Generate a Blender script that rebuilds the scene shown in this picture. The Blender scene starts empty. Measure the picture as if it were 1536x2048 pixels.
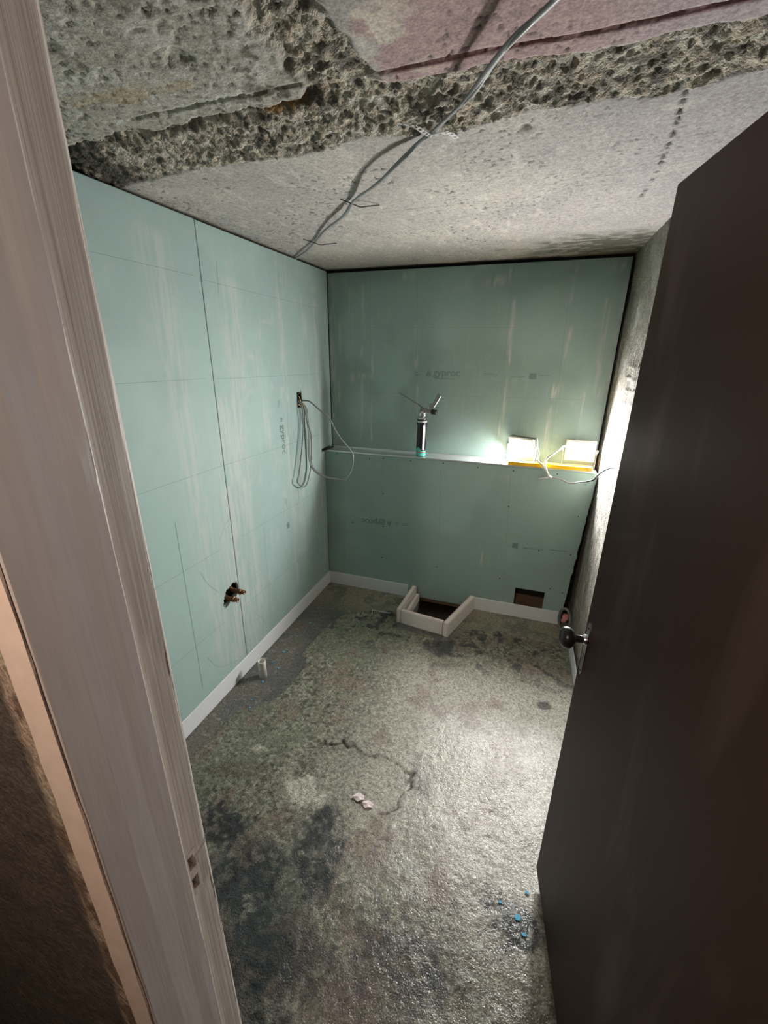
import bpy, bmesh, math, random
import numpy as np
from mathutils import Vector, Matrix
random.seed(7)
SC = bpy.context.scene; COL = bpy.context.collection

# ---------------------------------------------------------------- camera
cam_d = bpy.data.cameras.new('camera'); cam = bpy.data.objects.new('camera', cam_d); COL.objects.link(cam)
yaw, pit, rol = -0.33347, 0.35571, 0.00765
fw = Vector((math.sin(yaw)*math.cos(pit), math.cos(yaw)*math.cos(pit), -math.sin(pit)))
rt = Vector((math.cos(yaw), -math.sin(yaw), 0)); up = rt.cross(fw)
r2 = math.cos(rol)*rt + math.sin(rol)*up; u2 = -math.sin(rol)*rt + math.cos(rol)*up
m = Matrix((r2, u2, -fw)).transposed().to_4x4(); m.translation = Vector((1.3441, -2.6987, 1.6832))
cam.matrix_world = m
cam_d.sensor_fit = 'HORIZONTAL'; cam_d.sensor_width = 36; cam_d.lens = 858.18/1536*36
cam_d.shift_x = (768-758.22)/1536; cam_d.shift_y = (1027.72-1024)/1536
cam_d.clip_start = .02
SC.camera = cam
# ---------------------------------------------------------------- world, exposure
w = bpy.data.worlds.new('world'); SC.world = w; w.use_nodes = True
w.node_tree.nodes['Background'].inputs[0].default_value = (.8,.85,1,1)
w.node_tree.nodes['Background'].inputs[1].default_value = .02
SC.view_settings.view_transform = 'Standard'; SC.view_settings.look = 'None'
SC.view_settings.gamma = 1; SC.view_settings.use_curve_mapping = False
SC.view_settings.exposure = 1.1
FLOOD_R, FLOOD_L = 440.0, 150.0        # radiance of the two flood panels
BULB = 400.0                            # radiance of the warm corridor bulb behind the photographer

# ---------------------------------------------------------------- materials
def mat(name): 
    M = bpy.data.materials.new(name); M.use_nodes = True
    nt = M.node_tree; b = nt.nodes['Principled BSDF']; return M, nt, b
def nd(nt, t, **k):
    n = nt.nodes.new(t)
    for a, v in k.items():
        if a.startswith('i_'): n.inputs[a[2:].replace('_',' ')].default_value = v
        else: setattr(n, a, v)
    return n
def plain(name, col, rough=.5, metal=0, emit=0, bump=0, bscale=200, var=0):
    M, nt, b = mat(name); b.inputs['Base Color'].default_value = (*col,1)
    b.inputs['Roughness'].default_value = rough; b.inputs['Metallic'].default_value = metal
    if emit: b.inputs['Emission Color'].default_value = (*col,1); b.inputs['Emission Strength'].default_value = emit
    if bump or var:
        g = nd(nt,'ShaderNodeNewGeometry'); n = nd(nt,'ShaderNodeTexNoise', i_Scale=bscale, i_Detail=4.0)
        nt.links.new(g.outputs['Position'], n.inputs['Vector'])
        if bump:
            bp = nd(nt,'ShaderNodeBump', i_Strength=bump, i_Distance=.002); nt.links.new(n.outputs['Fac'], bp.inputs['Height'])
            nt.links.new(bp.outputs['Normal'], b.inputs['Normal'])
        if var:
            mr = nd(nt,'ShaderNodeMapRange'); mr.inputs['To Min'].default_value = 1-var; mr.inputs['To Max'].default_value = 1+var
            nt.links.new(n.outputs['Fac'], mr.inputs[0])
            mx = nd(nt,'ShaderNodeMix', data_type='RGBA', blend_type='MULTIPLY'); mx.inputs[0].default_value = 1
            mx.inputs[6].default_value = (*col,1); nt.links.new(mr.outputs[0], mx.inputs[7]); nt.links.new(mx.outputs[2], b.inputs['Base Color'])
    return M
def painted(name, scale, var, bump, bdist, rough=None, rough_alpha=False, bump_alpha=False, stretch=(1,1,1), scale2=None, spec=.5):
    """albedo from the 'Col' attribute, broken up by procedural noise; alpha may carry the wetness"""
    M, nt, b = mat(name); L = nt.links.new
    a = nd(nt,'ShaderNodeAttribute', attribute_name='Col')
    g = nd(nt,'ShaderNodeNewGeometry'); mp = nd(nt,'ShaderNodeMapping'); mp.inputs['Scale'].default_value = stretch
    L(g.outputs['Position'], mp.inputs[0])
    n = nd(nt,'ShaderNodeTexNoise', i_Scale=scale, i_Detail=6.0, i_Roughness=.65); L(mp.outputs[0], n.inputs['Vector'])
    n2 = nd(nt,'ShaderNodeTexNoise', i_Scale=(scale2 or scale*4), i_Detail=3.0); L(g.outputs['Position'], n2.inputs['Vector'])
    ad = nd(nt,'ShaderNodeMath', operation='ADD'); L(n.outputs['Fac'], ad.inputs[0]); L(n2.outputs['Fac'], ad.inputs[1])
    mr = nd(nt,'ShaderNodeMapRange'); mr.inputs['From Min'].default_value = .7; mr.inputs['From Max'].default_value = 1.3
    mr.inputs['To Min'].default_value = 1-var; mr.inputs['To Max'].default_value = 1+var; L(ad.outputs[0], mr.inputs[0])
    mx = nd(nt,'ShaderNodeMix', data_type='RGBA', blend_type='MULTIPLY'); mx.inputs[0].default_value = 1
    L(a.outputs['Color'], mx.inputs[6]); L(mr.outputs[0], mx.inputs[7]); L(mx.outputs[2], b.inputs['Base Color'])
    bp = nd(nt,'ShaderNodeBump', i_Strength=bump, i_Distance=bdist); L(ad.outputs[0], bp.inputs['Height']); L(bp.outputs['Normal'], b.inputs['Normal'])
    if bump_alpha: L(a.outputs['Alpha'], bp.inputs['Strength'])
    if rough_alpha: L(a.outputs['Alpha'], b.inputs['Roughness'])
    else: b.inputs['Roughness'].default_value = rough
    b.inputs['Specular IOR Level'].default_value = spec
    return M
M_conc = painted('ceiling_concrete', 75, .38, .55, .007, rough=.9, bump_alpha=True, scale2=210)
M_floor = painted('wet_screed', 80, .78, .6, .0032, rough_alpha=True, scale2=230, spec=.6)
def water_film(M):      # thin film of water: a glossy coat where the alpha says it is wet
    nt = M.node_tree; b = nt.nodes['Principled BSDF']; L = nt.links.new
    a = [n for n in nt.nodes if n.type == 'ATTRIBUTE'][0]; g = [n for n in nt.nodes if n.type == 'NEW_GEOMETRY'][0]
    mr = nd(nt,'ShaderNodeMapRange'); mr.inputs['From Min'].default_value = .62; mr.inputs['From Max'].default_value = .22; L(a.outputs['Alpha'], mr.inputs[0]); L(mr.outputs[0], b.inputs['Coat Weight'])
    n = nd(nt,'ShaderNodeTexNoise', i_Scale=130.0, i_Detail=2.0); L(g.outputs['Position'], n.inputs['Vector'])
    bp = nd(nt,'ShaderNodeBump', i_Strength=.9, i_Distance=.0042); L(n.outputs['Fac'], bp.inputs['Height']); L(bp.outputs['Normal'], b.inputs['Coat Normal'])
    b.inputs['Coat Roughness'].default_value = .24; b.inputs['Coat IOR'].default_value = 1.5
water_film(M_floor)
M_wall = painted('raw_concrete_wall', 50, .45, 1.0, .008, rough=.8)
M_board = painted('moisture_board_paper', 14, .035, .15, .0006, rough=.6, scale2=500, spec=.3)
M_plaster = painted('old_plaster', 30, .45, .9, .004, rough=.9)
M_boardedge = plain('board_edge', (.42,.4,.36), .9, bump=.3)
M_foam = plain('white_edge_foam', (.80,.82,.84), .55, bump=.1, bscale=300)
M_insul = plain('white_insulation_board', (.86,.82,.78), .7, bump=.25, bscale=260, var=.06)
M_redline = plain('red_pencil', (.62,.12,.13), .8)
M_pencil = plain('pencil_graphite', (.16,.21,.21), .8)
M_print = plain('grey_print', (.165,.24,.225), .8)
M_steel = plain('galvanised_steel', (.72,.75,.77), .38, .7, bump=.05, bscale=90, var=.1)
M_band = plain('perforated_band_metal', (.8,.8,.8), .4, .5)
M_screw = plain('black_screw', (.012,.012,.012), .4, .3)
M_cable = plain('grey_cable_sheath', (.25,.255,.255), .36, bump=.1, bscale=60)
M_cabled = plain('dark_cable_sheath', (.05,.052,.055), .4)
M_white = plain('white_plastic', (.8,.79,.76), .4)
M_pipe = plain('white_waste_pipe', (.82,.79,.73), .35)
M_black = plain('black_plastic', (.01,.01,.011), .3)
M_canblk = plain('black_tin_print', (.012,.011,.014), .28)
M_canwht = plain('white_tin_print', (.75,.73,.8), .35)
M_teal = plain('teal_tin_print', (.08,.52,.42), .35)
M_red = plain('red_tin_print', (.6,.07,.05), .35)
M_chrome = plain('worn_chrome', (.62,.64,.66), .22, 1, bump=.15, bscale=60)
M_gun = plain('cast_alloy', (.3,.29,.27), .35, .85, bump=.1, bscale=120)
M_copper = plain('tarnished_brass', (.30,.17,.09), .42, .8, bump=.4, bscale=120, var=.3)
M_brass = plain('bright_brass', (.85,.6,.3), .3, .8)
M_wood = plain('rough_batten_wood', (.20,.13,.08), .85, bump=.4, bscale=60, var=.3)
M_dark = plain('dark_void', (.03,.026,.022), .95, bump=.3, bscale=40)
M_yellow = plain('yellow_level_paint', (.85,.55,.02), .35)
M_bulb = plain('warm_bulb_glass', (1,.80,.66), emit=BULB)
M_orange = plain('orange_end_cap', (.85,.3,.04), .4)
M_scrap = plain('wet_paper_scrap', (.82,.7,.72), .5)
M_blue = plain('blue_film_flake', (.1,.45,.68), .3)
M_vial = plain('level_vial', (.55,.8,.15), .1)
M_tape = plain('clear_tape', (.5,.68,.75), .15)
M_hose = plain('clear_hose', (.35,.33,.32), .15)
M_hose.node_tree.nodes['Principled BSDF'].inputs['Transmission Weight'].default_value = .35
M_pink = plain('pink_foam', (.8,.35,.33), .7)
M_lensR = plain('flood_panel', (1,1,1), emit=FLOOD_R)
M_lensL = plain('flood_panel_left', (1,1,1), emit=FLOOD_L)
for M_ in (M_lensR, M_lensL): M_.node_tree.nodes['Principled BSDF'].inputs['Emission Color'].default_value = (1,.985,.95,1)

def brush(name, cols, sx, sz, bump, rough=.5, thr=(.45,.62), bdist=.0015):
    """two-tone surface with brush strokes running upright"""
    M, nt, b = mat(name); L = nt.links.new
    g = nd(nt,'ShaderNodeNewGeometry'); mp = nd(nt,'ShaderNodeMapping'); mp.inputs['Scale'].default_value = (sx,sx,sz); L(g.outputs['Position'], mp.inputs[0])
    n = nd(nt,'ShaderNodeTexNoise', i_Scale=1.0, i_Detail=5.0, i_Roughness=.6, i_Distortion=.3); L(mp.outputs[0], n.inputs['Vector'])
    mr = nd(nt,'ShaderNodeMapRange'); mr.inputs['From Min'].default_value = thr[0]; mr.inputs['From Max'].default_value = thr[1]; L(n.outputs['Fac'], mr.inputs[0])
    mx = nd(nt,'ShaderNodeMix', data_type='RGBA'); mx.inputs[6].default_value = (*cols[0],1); mx.inputs[7].default_value = (*cols[1],1)
    L(mr.outputs[0], mx.inputs[0]); L(mx.outputs[2], b.inputs['Base Color']); b.inputs['Roughness'].default_value = rough
    bp = nd(nt,'ShaderNodeBump', i_Strength=bump, i_Distance=bdist); L(n.outputs['Fac'], bp.inputs['Height']); L(bp.outputs['Normal'], b.inputs['Normal'])
    return M
M_jamb = brush('mauve_grey_gloss_paint', ((.49,.435,.41),(.53,.475,.45)), 90, 5, .45, .5, bdist=.0009)
M_jambr = brush('worn_cream_paint', ((.54,.47,.41),(.66,.60,.53)), 240, 3, .55, .55, bdist=.0008)
M_arch = plain('cream_architrave', (.62,.5,.42), .6, bump=.2, bscale=40, var=.15)
M_door = brush('dark_brown_door_varnish', ((.036,.0175,.0125),(.085,.055,.046)), 7, 1.4, .15, .5, (.54,.76), .001)
M_door.node_tree.nodes['Principled BSDF'].inputs['Specular IOR Level'].default_value = .18

# ---------------------------------------------------------------- numpy noise
def hsh(ix, iy, s):
    h = (ix.astype(np.int64)*374761393 + iy.astype(np.int64)*668265263 + s*1442695041) & 0xffffffff
    h = ((h ^ (h >> 13))*1274126177) & 0xffffffff
    return ((h ^ (h >> 16)) & 0xffffff)/float(0xffffff)
def vn(x, y, s=0):
    ix, iy = np.floor(x), np.floor(y); fx, fy = x-ix, y-iy; fx = fx*fx*(3-2*fx); fy = fy*fy*(3-2*fy)
    return (hsh(ix,iy,s)*(1-fx)+hsh(ix+1,iy,s)*fx)*(1-fy)+(hsh(ix,iy+1,s)*(1-fx)+hsh(ix+1,iy+1,s)*fx)*fy
def fbm(x, y, f, o=4, s=0):
    r = 0; a = .5; t = 0
    for i in range(o): r = r+a*vn(x*f, y*f, s+i*17); t += a; a *= .5; f *= 2.03
    return r/t
def wor(x, y, f, s=0):
    x, y = x*f, y*f; ix, iy = np.floor(x), np.floor(y); d1 = np.full(x.shape, 9.); cid = np.zeros(x.shape)
    for a in (-1,0,1):
        for b in (-1,0,1):
            jx, jy = ix+a, iy+b; px = jx+hsh(jx,jy,s); py = jy+hsh(jx,jy,s+5); d = np.hypot(x-px, y-py)
            k = d < d1; d1 = np.where(k, d, d1); cid = np.where(k, hsh(jx,jy,s+9), cid)
    return d1, cid
def ss(v, a, b): t = np.clip((v-a)/(b-a), 0, 1); return t*t*(3-2*t)
def mixc(c, col, k): return c*(1-k[...,None]) + np.array(col)*k[...,None]
def seg(x, y, pts):
    d = np.full(x.shape, 9.)
    for (ax,ay),(bx,by) in zip(pts[:-1], pts[1:]):
        vx, vy = bx-ax, by-ay; t = np.clip(((x-ax)*vx+(y-ay)*vy)/(vx*vx+vy*vy+1e-12), 0, 1)
        d = np.minimum(d, np.hypot(x-ax-t*vx, y-ay-t*vy))
    return d
def inside(x, y, pts):
    r = np.zeros(x.shape, bool)
    for (ax,ay),(bx,by) in zip(pts, pts[1:]+pts[:1]):
        if ay == by: continue
        r ^= ((ay > y) != (by > y)) & (x < (bx-ax)*(y-ay)/(by-ay)+ax)
    return r
def sdf(x, y, pts): d = seg(x, y, pts+pts[:1]); return np.where(inside(x,y,pts), -d, d)
def blob(x, y, cx, cy, rx, ry=None, rot=0, soft=.5, s=3, f=14):
    ry = ry or rx; c, q = math.cos(rot), math.sin(rot); dx, dy = x-cx, y-cy
    r = np.hypot((dx*c+dy*q)/rx, (-dx*q+dy*c)/ry) + (fbm(x,y,f,4,s)-.5)*1.3
    return 1-ss(r, 1-soft, 1+soft*.2)

# ---------------------------------------------------------------- object helpers
def link(name, me, m, parent=None):
    o = bpy.data.objects.new(name, me); COL.objects.link(o)
    if m: me.materials.append(m)
    if parent: o.parent = parent
    return o
def tag(o, label=None, cat=None, group=None, kind=None):
    for k, v in (('label',label),('category',cat),('group',group),('kind',kind)):
        if v: o[k] = v
    return o
def empty(name, loc=(0,0,0), rot=(0,0,0)):
    o = bpy.data.objects.new(name, None); COL.objects.link(o); o.location = loc; o.rotation_euler = rot; o.empty_display_size = .05
    return o
def smooth(me): me.polygons.foreach_set('use_smooth', [True]*len(me.polygons))
def sheet(name, U, V, fn, hole=None, thick=0, tdir=None, col=None, m=None, parent=None, sm=True, flip=False):
    """grid surface; fn(u,v)->x,y,z arrays, hole(u,v)->bool on cell centres, col->(n,m,4); open edges get a rim of depth thick along tdir"""
    u, v = np.meshgrid(U, V, indexing='ij'); X, Y, Z = fn(u, v); n, k = u.shape
    co = np.stack([X,Y,Z], -1).reshape(-1,3); idx = np.arange(n*k).reshape(n,k)
    q = np.stack([idx[:-1,:-1], idx[1:,:-1], idx[1:,1:], idx[:-1,1:]], -1)
    keep = np.ones((n-1,k-1), bool)
    if hole is not None: keep = ~hole((u[:-1,:-1]+u[1:,1:])/2, (v[:-1,:-1]+v[1:,1:])/2)
    faces = q[keep].reshape(-1,4)
    if flip: faces = faces[:,::-1]
    rim = []
    if thick:
        e = np.concatenate([faces[:,[i,(i+1)%4]] for i in range(4)]); key = np.sort(e,1); key = key[:,0]*(n*k)+key[:,1]
        uq, inv, cnt = np.unique(key, return_inverse=True, return_counts=True); be = e[cnt[inv.ravel()] == 1]
        bv = np.unique(be); remap = np.full(n*k, -1); remap[bv] = np.arange(len(bv))+n*k
        co = np.concatenate([co, co[bv]+np.array(tdir)*thick])
        rim = np.stack([be[:,1], be[:,0], remap[be[:,0]], remap[be[:,1]]], -1)
        faces = np.concatenate([faces, rim])
    me = bpy.data.meshes.new(name); me.vertices.add(len(co)); me.vertices.foreach_set('co', co.ravel())
    me.loops.add(len(faces)*4); me.loops.foreach_set('vertex_index', faces.ravel().astype(np.int32))
    me.polygons.add(len(faces)); me.polygons.foreach_set('loop_start', np.arange(0,len(faces)*4,4,dtype=np.int32))
    me.update(calc_edges=True); 
    nf = len(faces)-len(rim)
    me.polygons.foreach_set('use_smooth', [sm]*nf+[False]*len(rim))
    if col is not None:
        c = col(u, v).reshape(-1,4)
        if thick: c = np.concatenate([c, np.tile([.38,.36,.32,.8],(len(bv),1))])
        at = me.color_attributes.new('Col','FLOAT_COLOR','POINT'); at.data.foreach_set('color', c.astype(np.float32).ravel())
    return link(name, me, m, parent)
def box(bm, lo, hi, bev=0, M=None):
    r = bmesh.ops.create_cube(bm, size=1); vs = r['verts']
    for q in vs: q.co = Vector([(lo[i]+hi[i])/2 + q.co[i]*(hi[i]-lo[i]) for i in range(3)])
    if bev:
        es = list({e for q in vs for e in q.link_edges}); rr = bmesh.ops.bevel(bm, geom=es, offset=bev, segments=2, affect='EDGES'); vs = list({q for f in rr['faces'] for q in f.verts} | {q for q in vs if q.is_valid})
    if M is not None: bmesh.ops.transform(bm, matrix=M, verts=vs)
    return vs
def bobj(name, fnc, m, parent=None, sm=False):
    bm = bmesh.new(); fnc(bm); me = bpy.data.meshes.new(name); bm.normal_update(); bm.to_mesh(me); bm.free()
    if sm: smooth(me)
    return link(name, me, m, parent)
def boxo(name, lo, hi, m, parent=None, bev=0): return bobj(name, lambda bm: box(bm, lo, hi, bev), m, parent)
def catmull(p, n=6, closed=False):
    P = [Vector(q) for q in p]; out = []
    N = len(P); rng = range(N if closed else N-1)
    for i in rng:
        g = (lambda j: P[j % N]) if closed else (lambda j: P[max(0,min(N-1,j))])
        a, b, c, d = g(i-1), g(i), g(i+1), g(i+2)
        for k in range(n):
            t = k/n; out.append(.5*((2*b)+(c-a)*t+(2*a-5*b+4*c-d)*t*t+(3*b-a-3*c+d)*t**3))
    if not closed: out.append(P[-1])
    return out
def tube_bm(bm, pts, ra, rb=None, seg_=8, flat=None, closed=False, caps=True):
    """sweep an ellipse ra x rb; flat = direction kept along the wide axis"""
    rb = rb or ra; N = len(pts); rings = []; ref = Vector(flat or (0,0,1))
    for i, p in enumerate(pts):
        t = (pts[(i+1) % N if closed else min(i+1,N-1)]-pts[i-1 if closed or i else 0]).normalized()
        s = ref - t*ref.dot(t)
        if s.length < .15: s = Vector((1,.3,0)) - t*t.dot(Vector((1,.3,0)))
        s.normalize(); v = t.cross(s)
        R_a = ra[i] if isinstance(ra, (list,tuple)) else ra; R_b = rb[i] if isinstance(rb, (list,tuple)) else rb
        rings.append([bm.verts.new(p+s*math.cos(2*math.pi*k/seg_)*R_a+v*math.sin(2*math.pi*k/seg_)*R_b) for k in range(seg_)])
        if not flat: ref = s
    for i in range(N if closed else N-1):
        A, B = rings[i], rings[(i+1) % N]
        for k in range(seg_): bm.faces.new((A[k],A[(k+1)%seg_],B[(k+1)%seg_],B[k]))
    if caps and not closed: bm.faces.new(rings[0][::-1]); bm.faces.new(rings[-1])
def tube(name, p, ra, m, parent=None, rb=None, n=6, seg_=8, flat=None, closed=False):
    pts = catmull(p, n, closed) if n > 1 else [Vector(q) for q in p]
    rs = lambda r: [float(np.interp(i/(len(pts)-1)*(len(r)-1), range(len(r)), r)) for i in range(len(pts))] if isinstance(r, list) else r
    ra, rb = rs(ra), rs(rb)
    return bobj(name, lambda bm: tube_bm(bm, pts, ra, rb, seg_, flat, closed), m, parent, True)
def lathe_bm(bm, prof, n=28, M=None, cap=True):
    rings = [[bm.verts.new((r*math.cos(2*math.pi*k/n), r*math.sin(2*math.pi*k/n), z)) for k in range(n)] for r, z in prof]
    for A, B in zip(rings[:-1], rings[1:]):
        for k in range(n): bm.faces.new((A[k],A[(k+1)%n],B[(k+1)%n],B[k]))
    if cap: bm.faces.new(rings[0][::-1]); bm.faces.new(rings[-1])
    if M is not None: bmesh.ops.transform(bm, matrix=M, verts=[v for r in rings for v in r])
def lathe(name, prof, m, parent=None, M=None, n=28, cap=True): return bobj(name, lambda bm: lathe_bm(bm, prof, n, M, cap), m, parent, True)
def prism(bm, poly, fn, d):
    """extrude a 2-D polygon: fn(a,b,t) -> xyz, t from 0 to d"""
    A = [bm.verts.new(fn(a,b,0)) for a,b in poly]; B = [bm.verts.new(fn(a,b,d)) for a,b in poly]; n = len(poly)
    bm.faces.new(A[::-1]); bm.faces.new(B)
    for k in range(n): bm.faces.new((A[k],A[(k+1)%n],B[(k+1)%n],B[k]))

# ================================================================ SETTING
H = 2.183; YF = -2.341          # ceiling height, room side of the door wall
def wx(z): return 1.757
# ---- ceiling: flat concrete with chiselled channels
LOW = [(-.1,-1.40),(.016,-1.397),(.217,-1.436),(.391,-1.441),(.553,-1.431),(.744,-1.441),(.853,-1.464),(.972,-1.455),(1.09,-1.427),(1.164,-1.462),(1.269,-1.479),(1.342,-1.475),(1.509,-1.448),(1.558,-1.46),(1.62,-1.48),(1.9,-1.481)]
UPR = [(1.9,-1.65),(1.617,-1.652),(1.6,-1.645),(1.517,-1.648),(1.441,-1.644),(1.338,-1.643),(1.212,-1.66),(1.124,-1.664),(1.057,-1.668),(.977,-1.667),(.972,-1.779),(.971,-1.877),(.975,-2.4)]
UPL = [(.85,-2.4),(.836,-1.943),(.83,-1.86),(.841,-1.725),(.812,-1.673),(.734,-1.666),(.614,-1.68),(.447,-1.659),(.287,-1.68),(.136,-1.658),(-.1,-1.63)]
BAND = LOW+UPR+UPL
def ceil_fields(x, y):
    wx_ = x+(fbm(x,y,22,3,1)-.5)*.04; wy = y+(fbm(x,y,22,3,2)-.5)*.04
    d = sdf(wx_, wy, BAND); band = 1-ss(d, -.012, .006)
    d1, c1 = wor(x, y, 84, 3); d2, c2 = wor(x, y, 120, 8)
    rough = band
    chip = (c1-.5)*.007 + (c2-.5)*.0035 - d1*.003 + (fbm(x,y,44,5,7)-.5)*.016
    deep = (.010 + .010*fbm(x,y,7,2,9))*(.15+.85*ss(-y,1.45,1.60)) + .014*(1-ss(np.abs(y+1.645),.0,.05))*ss(1.0-x,0,.15)
    up_ = rough*(deep+chip)
    left = (x < .9) & (y < -1.6)
    up_ = up_ + (1-rough)*((fbm(x,y,9,3,4)-.5)*.004)
    pit = ss(fbm(x,y,95,2,30),.68,.82)*ss(fbm(x,y,5,2,31),.35,.6)
    up_ += (1-rough)*pit*(.003+.002*left)
    hole = np.exp(-((x-1.249)**2+(y+1.395)**2)/.00022) + np.exp(-((x-.66)**2+(y+1.86)**2)/.0006)
    up_ += hole*.012
    up_ += (1-rough)*left*((fbm(x,y,30,3,12)-.5)*.004 + ss(fbm(x,y,85,2,13),.62,.74)*.003)
    # form-board ridge lines and the dashed crack
    for pts, a in (([(.40,-1.722),(.84,-1.718)],.006),([(.989,-1.704),(1.14,-1.708),(1.344,-1.697),(1.479,-1.702),(1.8,-1.70)],.006),([(.45,-.90),(1.25,-.915)],.002)):
        up_ += a*np.exp(-(seg(wx_*.15+x*.85, wy*.15+y*.85, pts)/.004)**2)
    up_ += .008*np.exp(-(seg(x,y,[(1.558,-1.46),(1.585,-1.255),(1.604,-.99),(1.602,-.763)])/.005)**2)*(fbm(x,y,60,2,44)>.48)
    return up_, rough, pit, c1, c2, left
def ceil_col(x, y):
    u, rough, pit, c1, c2, left = ceil_fields(x, y)
    c = np.zeros(x.shape+(3,))+np.array([.41,.385,.355])
    n = fbm(x,y,4,4,50); c = mixc(c, (.33,.31,.30), ss(n,.5,.7)*(.4+.6*ss(x,.9,1.5))); c = mixc(c, (.49,.46,.41), ss(1-n,.52,.68)*.6)
    c = mixc(c, (.58,.55,.5), ss(fbm(x*2.2,y*.8,16,4,52),.63,.72)*.5)
    c = mixc(c, (.37,.352,.30), left*1.0)
    c = mixc(c, (.47,.455,.41), left*ss(fbm(x,y,14,4,53),.5,.65)*.8)
    c = mixc(c, (.38,.30,.19), left*blob(x,y,.47,-1.80,.16,.03,.1,f=30)*.7)
    c = mixc(c, (.13,.125,.09), left*ss(fbm(x,y,48,3,57),.58,.68)*ss(fbm(x,y,6,2,58),.35,.6))
    pk = ss(x+(fbm(x,y,18,3,60)-.5)*.12,.985,1.03)*ss(-y,1.64,1.66)
    c = mixc(c, (.40,.275,.27), pk*(1-.75*ss(x,1.35,1.6)))
    c = mixc(c, (.40,.33,.36), pk*ss(x,1.3,1.6)*.6)
    c = mixc(c, (.62,.58,.48), pk*ss(fbm(x,y,20,4,61),.5,.58)*np.maximum(1-ss(x,1.0,1.14),0))
    c = mixc(c, (.25,.10,.10), pk*np.exp(-(seg(x,y,[(.989,-1.704),(1.344,-1.697),(1.8,-1.70)])/.006)**2)*.9)
    rc = np.array([.43,.375,.29])*(.72+.55*c1[...,None])*(.8+.4*c2[...,None])
    rc = mixc(rc, (.28,.31,.27), (c1>.8)*.7); rc = mixc(rc, (.52,.48,.41), ss(fbm(x,y,45,3,62),.5,.66)*.8)
    rc = mixc(rc, (.10,.05,.015), blob(x,y,.76,-1.64,.13,.04)*.95); rc = mixc(rc, (.30,.15,.04), blob(x,y,.71,-1.625,.07,.035)*.9)
    rc = mixc(rc, (.045,.04,.03), ss(.19-x,0,.1)*ss(fbm(x,y,14,3,66),.3,.5)*.95)
    rc = mixc(rc, (.10,.09,.07), ss(fbm(x,y,42,4,67),.54,.64)*.85)
    c = c*(1-rough[...,None]) + rc*rough[...,None]
    c = mixc(c, (.04,.035,.03), (1-rough)*pit*.85)
    c = mixc(c, (.70,.67,.6), blob(x,y,1.56,-1.40,.05,.03)*.9*(1-rough)); c = mixc(c, (.62,.6,.5), blob(x,y,1.645,-1.02,.05,.06,s=9,f=30)*.8)
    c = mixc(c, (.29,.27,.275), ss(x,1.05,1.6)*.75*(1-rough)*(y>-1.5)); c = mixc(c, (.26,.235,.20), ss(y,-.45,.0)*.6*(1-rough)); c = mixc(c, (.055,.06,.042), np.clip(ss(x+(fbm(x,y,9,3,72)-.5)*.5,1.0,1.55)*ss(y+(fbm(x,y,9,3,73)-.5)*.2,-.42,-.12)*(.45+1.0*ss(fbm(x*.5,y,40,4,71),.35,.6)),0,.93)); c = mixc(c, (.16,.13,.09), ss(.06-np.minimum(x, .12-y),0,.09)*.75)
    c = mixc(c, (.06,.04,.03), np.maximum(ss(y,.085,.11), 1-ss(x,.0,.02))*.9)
    c = mixc(c, (.08,.07,.06), np.exp(-(seg(x,y,[(1.558,-1.46),(1.585,-1.255),(1.604,-.99),(1.602,-.763)])/.004)**2)*(fbm(x,y,60,2,44)>.48)*(1-rough))
    return np.concatenate([np.clip(c,0,1), (.13+.60*rough+.12*left*(1-rough))[...,None]], -1)
ceiling = sheet('ceiling', np.arange(-.02,1.84,.0042), np.arange(-2.36,.16,.0042), lambda x,y:(x,y,H+ceil_fields(x,y)[0]), col=ceil_col, m=M_conc, flip=True)
tag(ceiling, 'rough grey concrete ceiling with hacked out channels and a pink patch', kind='structure')

# ---- floor
MARG = [(-.1,.3),(-.1,-2.4),(.05,-2.4),(.09,-1.75),(.096,-1.623),(.114,-1.523),(.111,-1.422),(.131,-1.338),(.199,-1.314),(.258,-1.218),(.287,-1.096),(.27,-.914),(.217,-.803),(.275,-.415),(.40,-.30),(.62,-.24),(.70,-.40),(1.0,-.44),(1.15,-.25),(1.45,-.22),(1.8,-.3),(1.8,.3)]
PATCH = [(.625,-1.359),(.761,-1.359),(.915,-1.361),(1.0,-1.383),(1.045,-1.409),(1.051,-1.455),(1.031,-1.538),(.976,-1.587),(.877,-1.571),(.784,-1.559),(.689,-1.543),(.628,-1.548),(.5,-1.48)]
def floor_fields(x, y):
    xw = x+(fbm(x,y,12,3,101)-.5)*.06; yw = y+(fbm(x,y,12,3,102)-.5)*.06
    mg = 1-ss(sdf(xw,yw,MARG),-.01,.012)
    wet = np.maximum(np.maximum(blob(x,y,1.0,-2.0,.55,.35)*.8, ss(x,.85,1.15)*ss(-y,.75,1.15)*.9, blob(x,y,1.45,-1.2,.5,.75)), ss(x+.2*y,.55,1.0)*ss(-y,1.75,2.1)*.8)*(1-mg)
    d1, c1 = wor(x, y, 60, 21)
    h = (1-mg)*(.004+(fbm(x,y,7,3,103)-.5)*.012+(fbm(x,y,60,3,104)-.5)*.005*(1-.6*wet)) + mg*(fbm(x,y,5,2,105)-.5)*.004
    h += (1-mg)*wet*(-(d1-.4))*.0012
    sd = sdf(x+(fbm(x,y,16,4,106)-.5)*.07, y+(fbm(x,y,16,4,107)-.5)*.07, PATCH)
    lip = np.exp(-(sd/.005)**2)*ss(x,.58,.64)*ss(fbm(x,y,17,3,108),.40,.6)
    h += -.004*(1-ss(sd,-.004,.006)) - .006*lip
    return h, mg, wet, d1, c1, lip, sd
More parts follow.
